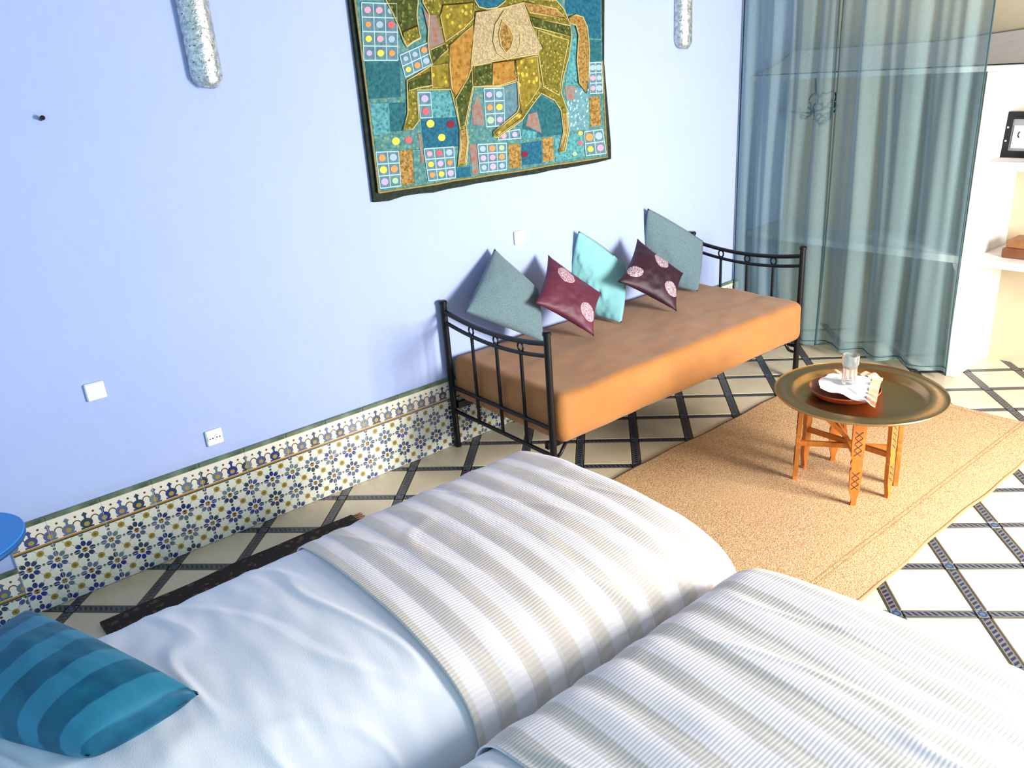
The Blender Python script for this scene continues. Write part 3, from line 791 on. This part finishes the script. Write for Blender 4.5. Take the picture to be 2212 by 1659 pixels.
# ------------------------------------------------------------------ tray table
tt = empty('tray_table', (10.93, -5.95, 0), 'folding carved orange wood stand with six legs under the brass tray', 'table stand')
feet = [(10.51, -5.29), (10.94, -5.16), (11.51, -5.39), (10.38, -6.40), (10.92, -6.66), (11.38, -6.57)]
feet = [(10.93+.68*math.cos(a), -5.93+.70*math.sin(a)) for a in [math.radians(d) for d in (122, 88, 40, 220, 272, 308)]]
feet = [(10.50, -5.31), (10.93, -5.20), (11.48, -5.40), (10.38, -6.38), (10.93, -6.63), (11.36, -6.54)]
cx0, cy0 = 10.93, -5.93
for fx, fy in feet:
    d = Vector((fx-cx0, fy-cy0, 0)).normalized(); n = Vector((-d.y, d.x, 0))
    # board profile: (z, half width)
    pr = [(0.036, .035), (.04, .045), (.10, .032), (.16, .040), (.22, .058), (.30, .075), (.62, .085), (.66, .070), (.74, .085), (.80, .070), (.86, .088), (1.2, .092), (1.52, .095)]
    mb = MB(); vs = []
    for z, hw in pr:
        for a, b in ((-1, -1), (1, -1), (1, 1), (-1, 1)):
            vs.append(Vector((fx, fy, z))+n*hw*a+d*.032*b+d*(-0.03*(z/1.5)))
    fs = [(i*4+k, i*4+(k+1) % 4, (i+1)*4+(k+1) % 4, (i+1)*4+k) for i in range(len(pr)-1) for k in range(4)]+[(3, 2, 1, 0), tuple(len(vs)-4+k for k in range(4))]
    mb.add(vs, fs); lg = mb.build('leg', m_orangewood, tt)
    cv = MB()
    for zz in (.36, .46, .56, .92, 1.02, 1.12, 1.22):
        p = Vector((fx, fy, zz))+d*(.034-0.03*(zz/1.5))
        for sg in (1, -1):
            cv.tube([p-n*.05*sg+Vector((0, 0, -.045)), p+n*.05*sg+Vector((0, 0, .045))], .007, 4)
    tag(cv.build('carving', m_carve, lg), kind='stuff')
for k, (i, j) in enumerate(((0, 5), (1, 4), (2, 3))):
    a = Vector((*feet[i], 0)); b = Vector((*feet[j], 0)); d = (b-a).normalized(); a2 = a+d*.05; b2 = b-d*.05; n = Vector((-d.y, d.x, 0))*.028
    for z, hh, nm in ((1.47, .05, 'top_rail'), (.70+.06*k, .045, 'cross_rail')):
        z2 = z-(.0 if nm == 'top_rail' else 0)
        q = [a2+n, b2+n, b2-n, a2-n]
        MB().prism([p+Vector((0, 0, z2-hh+(0.012*k if nm == 'top_rail' else 0))) for p in q], (0, 0, 2*hh-.012)).build(nm, m_orangewood, tt)
    # slanting brace of the folding frame
    m1 = a.lerp(b, .5)
    MB().prism([a.lerp(b, .5)+n*.8+Vector((0, 0, .78)), a.lerp(b, .5)-n*.8+Vector((0, 0, .78)), a.lerp(b, .06)-n*.8+Vector((0, 0, 1.40)), a.lerp(b, .06)+n*.8+Vector((0, 0, 1.40))], (0, 0, .08)).build('brace', m_orangewood, tt)
tr = MB().lathe([(0.0, 1.545), (.86, 1.545), (.93, 1.58), (.955, 1.64), (.99, 1.655), (1.10, 1.64), (1.19, 1.63), (1.215, 1.64), (1.225, 1.655), (1.23, 1.64), (1.21, 1.615), (1.10, 1.62), (.98, 1.63), (.94, 1.56), (.87, 1.52), (0.0, 1.52)], (10.93, -6.03, 0), 96, caps=False)
tr = sharp(weld(tr.build('brass_tray', m_brass), 0.00005), 50)
tag(tr, 'large round brass tray with a wide flat rim on the folding stand', 'tray')
TC = Vector((10.86, -5.83, 1.55))
bw = MB().lathe([(.0, 0), (.33, 0), (.46, .04), (.52, .12), (.51, .135), (.44, .07), (.32, .03), (0, .03)], TC, 48, caps=False)
tag(sharp(bw.build('shallow_bowl', m_plate), 50), 'dark red brown shallow round bowl on the brass tray', 'bowl')
# napkin: irregular draped cloth
nap = MB()
out = [(-.12, .44), (.30, .50), (.62, .22), (.66, -.24), (.20, -.42), (-.44, -.70), (-.44, -.16), (-.42, .22)]
def napf(s, t, off=0.0):
    a = pi2*s; L = len(out); k = (s*L) % L; i = int(k); f = k-i
    p = Vector(out[i]).lerp(Vector(out[(i+1) % L]), f)
    r = t; q = p*r*(1.0)
    rr = q.length
    z = .165+.02*math.sin(a*7)*r-0.05*max(0, rr-.40)+.02*noise.noise(Vector((q.x*5, q.y*5, 0)))
    return TC+Vector((q.x, q.y, z+off))
nap.grid(lambda s, t: napf(s, max(t, 0.001)*0.86), 64, 14)
no = nap.build('napkin', m_napkin, smooth=True)
tag(no, 'white cloth napkin with an orange lace edge spread over the bowl', 'napkin')
nb = MB().grid(lambda s, t: napf(s*.46+.22-.0, .86+.20*t, .0+.02*math.sin(s*60)), 60, 3)
nb = MB().grid(lambda s, t: napf(.16+s*.48, .74+.30*t, .010+.014*math.sin(s*70)), 70, 3).build('lace_edge', m_lace, no, smooth=True)
gl = MB().lathe([(.0, 0), (.095, 0), (.105, .02), (.108, .24), (.108, .29), (.125, .32), (.125, .46), (.114, .46), (.112, .33), (.098, .27), (.095, .04), (0, .03)], (TC.x+.07, TC.y-.02, TC.z+.185), 32, caps=False)
tag(sharp(gl.build('glass_tumbler', m_glass), 50), 'clear glass standing on the white napkin', 'glass')

# ------------------------------------------------------------------ blue round side table, cables
st = empty('side_table', (-.32, -1.35, 0), 'blue round topped side table at the left edge by the tiled wall', 'side table')
MB().lathe([(0, 1.985), (.70, 1.985), (.755, 1.99), (.765, 2.0), (.755, 2.01), (0.0, 2.01)], (-.34, -1.38, 0), 64, caps=False).build('table_top', m_blue, st, smooth=False)
MB().lathe([(.60, 1.90), (.762, 1.93), (.768, 1.985), (.60, 1.985)], (-.34, -1.38, 0), 64, caps=False).build('rim', m_bluerim, st, smooth=True)
MB().lathe([(.45, 0), (.45, .05), (.10, .12), (.06, .3), (.06, 1.8), (.2, 1.92), (0.02, 1.93)], (-.34, -1.38, 0), 24).build('pedestal', m_bluerim, st, smooth=True)
for k, (pl, lb) in enumerate((([(-14, 1345), (3, 1322), (20, 1305), (40, 1298), (58, 1301), (66, 1312)], 'thin white cable arching over the dark tiles at the left edge'), ([(71, 1297), (66, 1310), (55, 1332), (48, 1345)], 'short white cable strand behind the turquoise cushion'))):
    P = [onz(u, v, .05) for u, v in pl]
    tag(MB().tube(P, .018, 8).build('cable', m_plug, smooth=True), lb, 'cable')

# ------------------------------------------------------------------ sockets, plates, nail
def wplate(name, u0, v0, u1, v1, label, holes):
    a = ony(u0, v0); b = ony(u1, v1); cx = (a.x+b.x)/2; cz = (a.z+b.z)/2; hw = .125; hh = .125
    e = empty(name, (cx, 0, cz), label, 'socket')
    MB().box((cx-hw, -.045, cz-hh), (cx+hw, 0, cz+hh), bev=.015).build('cover_plate', m_plug, e)
    if holes:
        for dx in (-hw*.42, hw*.42):
            q = MB(); n = 20
            q.prism([(cx+dx+.055*math.cos(pi2*i/n), -.046, cz+.055*math.sin(pi2*i/n)) for i in range(n)], (0, -.008, 0))
            r = q.build('socket_face', m_plug, e)
            for s in (-.022, .022): MB().prism([(cx+dx+s+.011*math.cos(pi2*i/8), -.0535, cz+.011*math.sin(pi2*i/8)) for i in range(8)], (0, -.003, 0)).build('pin_hole', m_plughole, r)
    return e
wplate('wall_socket', 443, 928, 480, 958, 'white double wall socket just above the tiled dado', True)
wplate('wall_plate', 190, 832, 220, 856, 'blank white plate on the blue wall above and left of the socket', False)
wplate('wall_plate', 1108, 503, 1133, 522, 'blank white plate on the wall above the daybed', False)
nl = ony(88, 258)
tag(MB().tube([(nl.x, 0.0, nl.z), (nl.x+.01, -.09, nl.z+.02)], [.02, .03], 8).build('nail', m_metal, origin=(nl.x, 0, nl.z)), 'dark nail head in the blue wall at the upper left', 'nail')

# ------------------------------------------------------------------ wall sconces
def sconce(cx, zb, label):
    e = empty('wall_sconce', (cx, 0, zb), label, 'sconce', 'punched silver half round wall lamps')
    R = .205
    def f(s, t):
        a = -PI*s       # front half
        z = zb+t*1.75
        r = R
        if t < .07: r = R*(0.62+.38*math.sin(t/.07*PI/2))
        drop = .0
        return Vector((cx+r*math.cos(a), -.03+r*.95*math.sin(a), z-0.05*math.sin(PI*s)*(1 if t < .1 else 0)))
    o = MB().grid(f, 28, 40).build('shade', m_silver, e, smooth=True, recalc=False)
    m = o.modifiers.new('t', 'SOLIDIFY'); m.thickness = .003
    bk = MB(); n = 14
    bk.box((cx-R, -.03, zb+.06), (cx+R, 0, zb+1.75)).build('back_plate', m_silver, e)
    MB().lathe([(R*1.02, 0), (R*1.05, .02), (R*1.02, .04)], (cx, -.03, zb+1.22), 28, caps=False)
    for zz in (.18, .95, 1.70):
        MB().tube([(cx+(R+.004)*math.cos(-PI*s), -.03+(R*.95+.004)*math.sin(-PI*s), zb+zz) for s in np.linspace(0, 1, 20)], .010, 6).build('band', m_silver, e, smooth=True)
    return e
sconce(4.11, 6.66, 'silver punched metal half round wall lamp at upper left')
sconce(13.97, 6.72, 'silver punched metal half round wall lamp between tapestry and curtain')

# ------------------------------------------------------------------ tapestry
WY = -0.10
def tp(x, y, d=0.0):       # enlarged-photo coordinates of the hanging -> wall plane
    return ony(740+x/3.6867, y/3.6867, WY-d)
def tmat(name, a, b, sc=90, c=None):
    a = tuple(q*.72 for q in a); b = tuple(q*.85 for q in b)
    def fn():
        n = noisex(coord(), sc, 3)
        col = mix(clampx(n*2.6-0.8), a, b)
        if c: col = mix((X(voro(coord(), sc*.8)) < .28)*.8, col, c)
        return col
    return mat(name, rough=.8, fn=fn, bump=lambda: (noisex(coord(), sc*1.5, 2), .003), spec=.25)
T = {
 'border': tmat('hanging_border', (.012, .022, .016), (.03, .04, .028), 40),
 'base': tmat('hanging_teal', (.04, .18, .20), (.12, .31, .32), 50, (.20, .30, .16)),
 'teal': tmat('patch_teal', (.01, .10, .14), (.03, .18, .22), 60),
 'turq': tmat('patch_turquoise', (.05, .24, .30), (.14, .44, .48), 60, (.03, .12, .15)),
 'blue': tmat('patch_blue', (.005, .09, .17), (.02, .17, .27), 60),
 'pale': tmat('patch_pale_blue', (.10, .28, .35), (.18, .38, .44), 60, (.45, .65, .68)),
 'slate': tmat('patch_slate', (.08, .20, .27), (.15, .29, .35), 50),
 'gold': tmat('patch_gold', (.22, .11, .02), (.52, .33, .10), 75, (.10, .06, .01)),
 'olive': tmat('horse_olive', (.10, .10, .005), (.25, .22, .03), 70, (.42, .34, .08)),
 'dkolive': tmat('horse_dark_olive', (.02, .045, .004), (.09, .11, .02), 60, (.20, .20, .06)),
 'orange': tmat('horse_orange', (.34, .16, .02), (.50, .28, .06), 40, (.22, .09, .01)),
 'flower': tmat('horse_flowered', (.16, .13, .01), (.36, .27, .03), 40, (.55, .45, .06)),
 'beige': tmat('saddle_beige', (.34, .26, .13), (.62, .52, .33), 100, (.30, .22, .11)),
 'coral': tmat('patch_coral', (.45, .13, .08), (.20, .28, .28), 40),
 'cord': mat('gold_cord', (.50, .42, .17), .7), 'grid': mat('white_stitch', (.50, .72, .80), .8), 'trim': tmat('ochre_edge', (.30, .28, .10), (.45, .33, .12), 60),
 'd_yellow': mat('dot_yellow', (.72, .56, .08), .8), 'd_orange': mat('dot_orange', (.70, .26, .08), .8), 'd_pink': mat('dot_pink', (.62, .30, .42), .8),
 'd_lilac': mat('dot_lilac', (.42, .34, .58), .8), 'd_red': mat('dot_red', (.66, .10, .12), .8), 'd_maroon': mat('dot_maroon', (.16, .0, .02), .8), 'd_grey': mat('dot_grey_blue', (.30, .42, .52), .8), 'd_green': mat('dot_green', (.32, .55, .30), .8),
}
hg = empty('wall_hanging', (9.1, -.05, 4.7), 'patchwork textile wall hanging with an embroidered horse, above the daybed', 'wall hanging')
def outl(poly, d, th=.02): return MB().prism([tp(x, y, d) for x, y in poly], (0, th, 0))
def wavy(x0, y0, x1, y1, n, a, seed):
    return [(x0+(x1-x0)*i/n, y0+(y1-y0)*i/n+a*noise.noise(Vector((i*.6, seed, 0)))) for i in range(n+1)]
UP = -640
bord = [(-5+0, UP), (52, 0), (250, 1610)]+wavy(250, 1610, 2140, 1275, 16, 22, 1)[1:]+[(2138, 1150), (2084, 500), (2086, 0), (2090, UP)]
bord[0] = (20, UP)
MB().prism([tp(x, y, -.03) for x, y in bord], (0, .06, 0)).build('border_cloth', T['border'], hg)
pan = [(60, UP+40), (98, 0), (205, 830), (290, 1535)]+wavy(290, 1535, 2108, 1248, 12, 10, 2)[1:]+[(2095, 1050), (2068, 480), (2062, 0), (2062, UP+40)]
MB().prism([tp(x, y, .012) for x, y in pan], (0, .035, 0)).build('panel_cloth', T['base'], hg)
MB().tube([tp(x, y, .02) for x, y in pan[0:4]], .016, 5).build('edge_cord', T['trim'], hg)
MB().tube([tp(x, y, .02) for x, y in pan[3:-2]], .016, 5).build('edge_cord', T['trim'], hg)
def patch(poly, m, d=.018, cord=None, name='patch', th=.012):
    o = MB().prism([tp(x, y, d) for x, y in poly], (0, th, 0)).build(name, T[m], hg)
    if cord: MB().tube([tp(x, y, d+.004) for x, y in poly], .012, 5, close=True).build('cord', T[cord], o, smooth=True)
    return o
def disc(o, x, y, r, m, d):
    n = 12
    MB().prism([tp(x+r*math.cos(pi2*i/n), y+r*.98*math.sin(pi2*i/n), d) for i in range(n)], (0, .008, 0)).build('dot', T[m], o)
def gpatch(q, nc, nr, cols, m='slate', r=27):
    o = patch(q, m, .0215)
    q = [Vector(p) for p in q]
    P = lambda s, t: q[0].lerp(q[1], s).lerp(q[3].lerp(q[2], s), t)
    mb = MB()
    for i in range(nc+1): mb.tube([tp(*P(i/nc, t), .026) for t in (0, .5, 1)], .009, 4)
    for j in range(nr+1): mb.tube([tp(*P(s, j/nr), .026) for s in (0, .5, 1)], .009, 4)
    tag(mb.build('stitched_grid', T['grid'], o), kind='stuff')
    k = 0
    for j in range(nr):
        for i in range(nc):
            c = cols[k % len(cols)]; k += 1
            if c: disc(o, *P((i+.5)/nc, (j+.5)/nr), r*random.uniform(.85, 1.1), 'd_'+c, .029)
Y, O, P_, L, R_, G, N = 'yellow', 'orange', 'pink', 'lilac', 'red', 'grey', 'green'
gpatch([(150, 20), (430, 30), (440, 480), (170, 480)], 3, 4, [P_, P_, G, O, G, R_, Y, P_, G, L, Y, O])
patch([(180, 490), (455, 480), (465, 770), (205, 790)], 'teal')
gpatch([(455, 440), (680, 340), (710, 510), (500, 615)], 3, 2, [G, G, O, Y, O, G], r=24)
patch([(215, 825), (370, 820), (380, 1060), (250, 1080)], 'turq'); patch([(370, 820), (500, 815), (490, 1040), (380, 1050)], 'teal')
o = patch([(600, 735), (720, 735), (910, 735), (930, 930), (620, 940)], 'turq')
gpatch([(600, 735), (700, 735), (715, 935), (620, 940)], 1, 2, [L, R_], r=30)
o = patch([(625, 945), (915, 935), (935, 1165), (650, 1180)], 'blue'); disc(o, 862, 990, 32, 'd_maroon', .024); disc(o, 700, 985, 32, 'd_yellow', .024); disc(o, 790, 1095, 30, 'd_yellow', .024)
o = patch([(255, 1085), (600, 1060), (615, 1190), (262, 1205)], 'base'); disc(o, 425, 1125, 32, 'd_yellow', .024); disc(o, 528, 1115, 28, 'd_red', .024)
gpatch([(265, 1212), (445, 1205), (465, 1480), (300, 1500)], 2, 3, [O, G, Y, O, L, N], r=29)
patch([(450, 1200), (555, 1190), (570, 1465), (465, 1480)], 'gold')
patch([(560, 1190), (640, 1185), (660, 1445), (575, 1465)], 'base')
patch([(600, 1060), (625, 1070), (650, 1290), (630, 1310)], 'coral', .024)
gpatch([(648, 1185), (885, 1170), (900, 1415), (685, 1440)], 3, 3, [P_, R_, G, Y, L, O, O, Y, L], r=25)
patch([(890, 1340), (1015, 1330), (1025, 1405), (905, 1420)], 'blue')
patch([(1010, 1150), (1065, 1145), (1085, 1380), (1035, 1390)], 'coral')
gpatch([(1075, 1150), (1305, 1140), (1305, 1350), (1095, 1375)], 3, 3, [G, O, N, L, P_, O, G, L, G], r=24)
patch([(1318, 1150), (1415, 1145), (1420, 1335), (1330, 1345)], 'gold')
o = patch([(1425, 1140), (1585, 1120), (1590, 1300), (1432, 1315)], 'blue'); disc(o, 1450, 1230, 26, 'd_maroon', .024)
patch([(1590, 1100), (1675, 1090), (1680, 1275), (1597, 1290)], 'gold')
o = patch([(1690, 1100), (1915, 1050), (1925, 1245), (1695, 1285)], 'turq'); disc(o, 1895, 1060, 18, 'd_yellow', .024); disc(o, 1895, 1140, 18, 'd_red', .024); disc(o, 1850, 1225, 18, 'd_green', .024)
gpatch([(1925, 1050), (2070, 1030), (2100, 1220), (1940, 1240)], 2, 2, [O, G, Y, P_], r=28)
patch([(1965, 770), (2045, 765), (2060, 1000), (1975, 1010)], 'gold')
gpatch([(1968, 500), (2062, 495), (2072, 740), (1970, 745)], 2, 3, [G, G, P_, G, P_, G], r=22)
patch([(1745, UP+60), (2055, UP+60), (2055, 310), (1965, 300), (1940, 170), (1850, 110), (1780, 110)], 'blue')
patch([(1970, 320), (2060, 320), (2062, 485), (1970, 490)], 'teal')
patch([(1045, 690), (1110, 690), (1150, 1040), (1010, 1060)], 'base'); patch([(1075, 740), (1112, 860), (1130, 1000), (1040, 990), (1030, 880)], 'coral', .022)
gpatch([(1125, 705), (1285, 700), (1290, 1000), (1145, 1010)], 2, 3, [L, G, O, Y, N, L], r=27)
patch([(1290, 690), (1390, 660), (1405, 930), (1295, 1000)], 'slate')
patch([(1440, 960), (1500, 850), (1590, 760), (1745, 870), (1750, 1070), (1430, 1110)], 'teal')
patch([(1480, 910), (1550, 890), (1585, 1060), (1460, 1000)], 'coral', .022); patch([(1430, 1030), (1550, 1050), (1545, 1095), (1430, 1108)], 'turq', .022)
gpatch([(1240, 1060), (1410, 1030), (1420, 1100), (1240, 1115)], 2, 1, [P_, L], r=22)
patch([(1780, 690), (1960, 700), (1960, 1030), (1800, 1045)], 'pale')
patch([(1770, 690), (1850, 680), (1855, 790), (1785, 805)], 'coral', .022); patch([(1815, 300), (1865, 300), (1870, 670), (1775, 680), (1795, 520)], 'turq')
patch([(110, UP+60), (420, UP+60), (350, 0), (130, 10)], 'turq')
# the horse
body = [(610, UP+200), (900, UP+150), (1050, -40), (1300, -60), (1440, -10), (1700, 0), (1760, 70), (1812, 190), (1822, 300), (1800, 460), (1755, 620), (1740, 740), (1785, 870), (1803, 1040), (1770, 1205), (1722, 1213), (1760, 1050), (1740, 880), (1690, 800), (1580, 742), (1500, 850), (1430, 955), (1240, 1095), (1205, 1090), (1200, 1050), (1390, 895), (1405, 850), (1393, 650), (1250, 690), (1045, 690), (1010, 860), (985, 1010), (1000, 1120), (985, 1310), (920, 1330), (935, 1180), (935, 1030), (905, 880), (862, 712), (590, 716), (600, 850), (608, 960), (560, 1025), (480, 1042), (520, 900), (512, 640), (600, 590), (715, 515), (690, 430), (680, 330), (690, 110), (640, 20)]
patch(body, 'olive', .032, 'cord', 'horse_body', .018)
patch([(300, UP+260), (600, UP+220), (600, 20), (590, 120), (605, 240), (622, 305), (560, 335), (512, 375), (488, 330), (445, 205), (395, 95), (345, 0)], 'dkolive', .032, 'cord', 'horse_head', .018)
patch([(480, 255), (598, 205), (618, 300), (560, 330), (512, 365), (490, 320)], 'olive', .040, 'cord', 'muzzle', .01)
patch([(640, 60), (690, 120), (745, 120), (815, 350), (690, 400), (685, 250)], 'coral', .040, None, 'neck_panel', .01)
patch([(800, 40), (1040, 20), (1040, 150), (960, 230), (820, 330), (780, 130)], 'flower', .040, 'cord', 'neck_panel', .01)
patch([(700, 395), (815, 345), (835, 400), (720, 500)], 'dkolive', .040, 'cord', 'shoulder_panel', .01)
patch([(850, 360), (1035, 205), (1045, 480), (1000, 620), (905, 770), (870, 700), (855, 520)], 'orange', .040, 'cord', 'shoulder_panel', .01)
patch([(520, 650), (700, 575), (715, 680), (600, 700), (530, 720)], 'dkolive', .040, 'cord', 'foreleg_panel', .01)
patch([(705, 530), (845, 500), (855, 700), (715, 700)], 'flower', .040, 'cord', 'foreleg_panel', .01)
patch([(900, 790), (1030, 570), (1038, 690), (1000, 860), (975, 1000), (935, 1010)], 'dkolive', .040, 'cord', 'foreleg_panel', .01)
patch([(938, 1035), (982, 1030), (995, 1130), (975, 1300), (930, 1310), (945, 1180)], 'gold', .040, 'cord', 'foreleg_panel', .01)
patch([(1048, 525), (1188, 500), (1195, 680), (1048, 682)], 'dkolive', .040, 'cord', 'belly_panel', .01)
patch([(1195, 500), (1370, 480), (1378, 640), (1250, 680), (1200, 680)], 'orange', .040, 'cord', 'belly_panel', .01)
patch([(1378, 478), (1550, 445), (1570, 690), (1500, 800), (1425, 900), (1400, 640)], 'flower', .040, 'cord', 'thigh_panel', .01)
patch([(1560, 240), (1700, 290), (1800, 320), (1740, 620), (1725, 760), (1600, 690), (1560, 440)], 'olive', .040, 'cord', 'thigh_panel', .01)
patch([(1755, 900), (1782, 900), (1792, 1040), (1758, 1190), (1735, 1195), (1770, 1050)], 'gold', .040, 'cord', 'hindleg_panel', .01)
patch([(1215, 1055), (1400, 905), (1440, 930), (1240, 1080)], 'flower', .040, 'cord', 'hindleg_panel', .01)
patch([(1440, 10), (1700, 70), (1775, 145), (1490, 100)], 'gold', .042, 'cord', 'rump_band', .01)
patch([(1495, 135), (1815, 205), (1815, 290), (1520, 215)], 'dkolive', .042, 'cord', 'rump_band', .01)
patch([(1060, 95), (1290, 60), (1440, 20), (1500, 200), (1598, 385), (1555, 430), (1300, 470), (1020, 525), (1045, 300)], 'beige', .046, 'cord', 'saddle_cloth', .012)
patch([(1283, 90), (1345, 160), (1412, 260), (1415, 350), (1385, 430), (1310, 475), (1230, 420), (1200, 330), (1215, 200)], 'beige', .056, 'cord', 'saddle_medallion', .01)
patch([(1270, 160), (1330, 220), (1362, 300), (1340, 380), (1300, 420), (1260, 360), (1245, 270)], 'gold', .062, 'cord', 'saddle_medallion', .008)
patch([(1050, UP+300), (1300, UP+300), (1310, -60), (1295, 10), (1230, 60), (1150, 72), (1085, 55), (1050, 0)], 'blue', .050, 'cord', 'saddle_seat', .012)
patch([(1800, 140), (1860, 118), (1915, 135), (1950, 220), (1966, 400), (1960, 600), (1943, 742), (1885, 660), (1868, 480), (1882, 280), (1860, 200), (1820, 190)], 'gold', .044, 'cord', 'horse_tail', .014)
patch([(1850, UP+300), (1700, UP+150), (1700, -10), (1440, -20), (1310, -70), (1305, UP+200)], 'olive', .030, None, 'horse_back', .012)
rd = MB().tube([ony(735, -190, -.08), ony(1312, -190, -.08)], .05, 10)
tag(rd.build('hanging_rod', m_metal, hg, smooth=True))
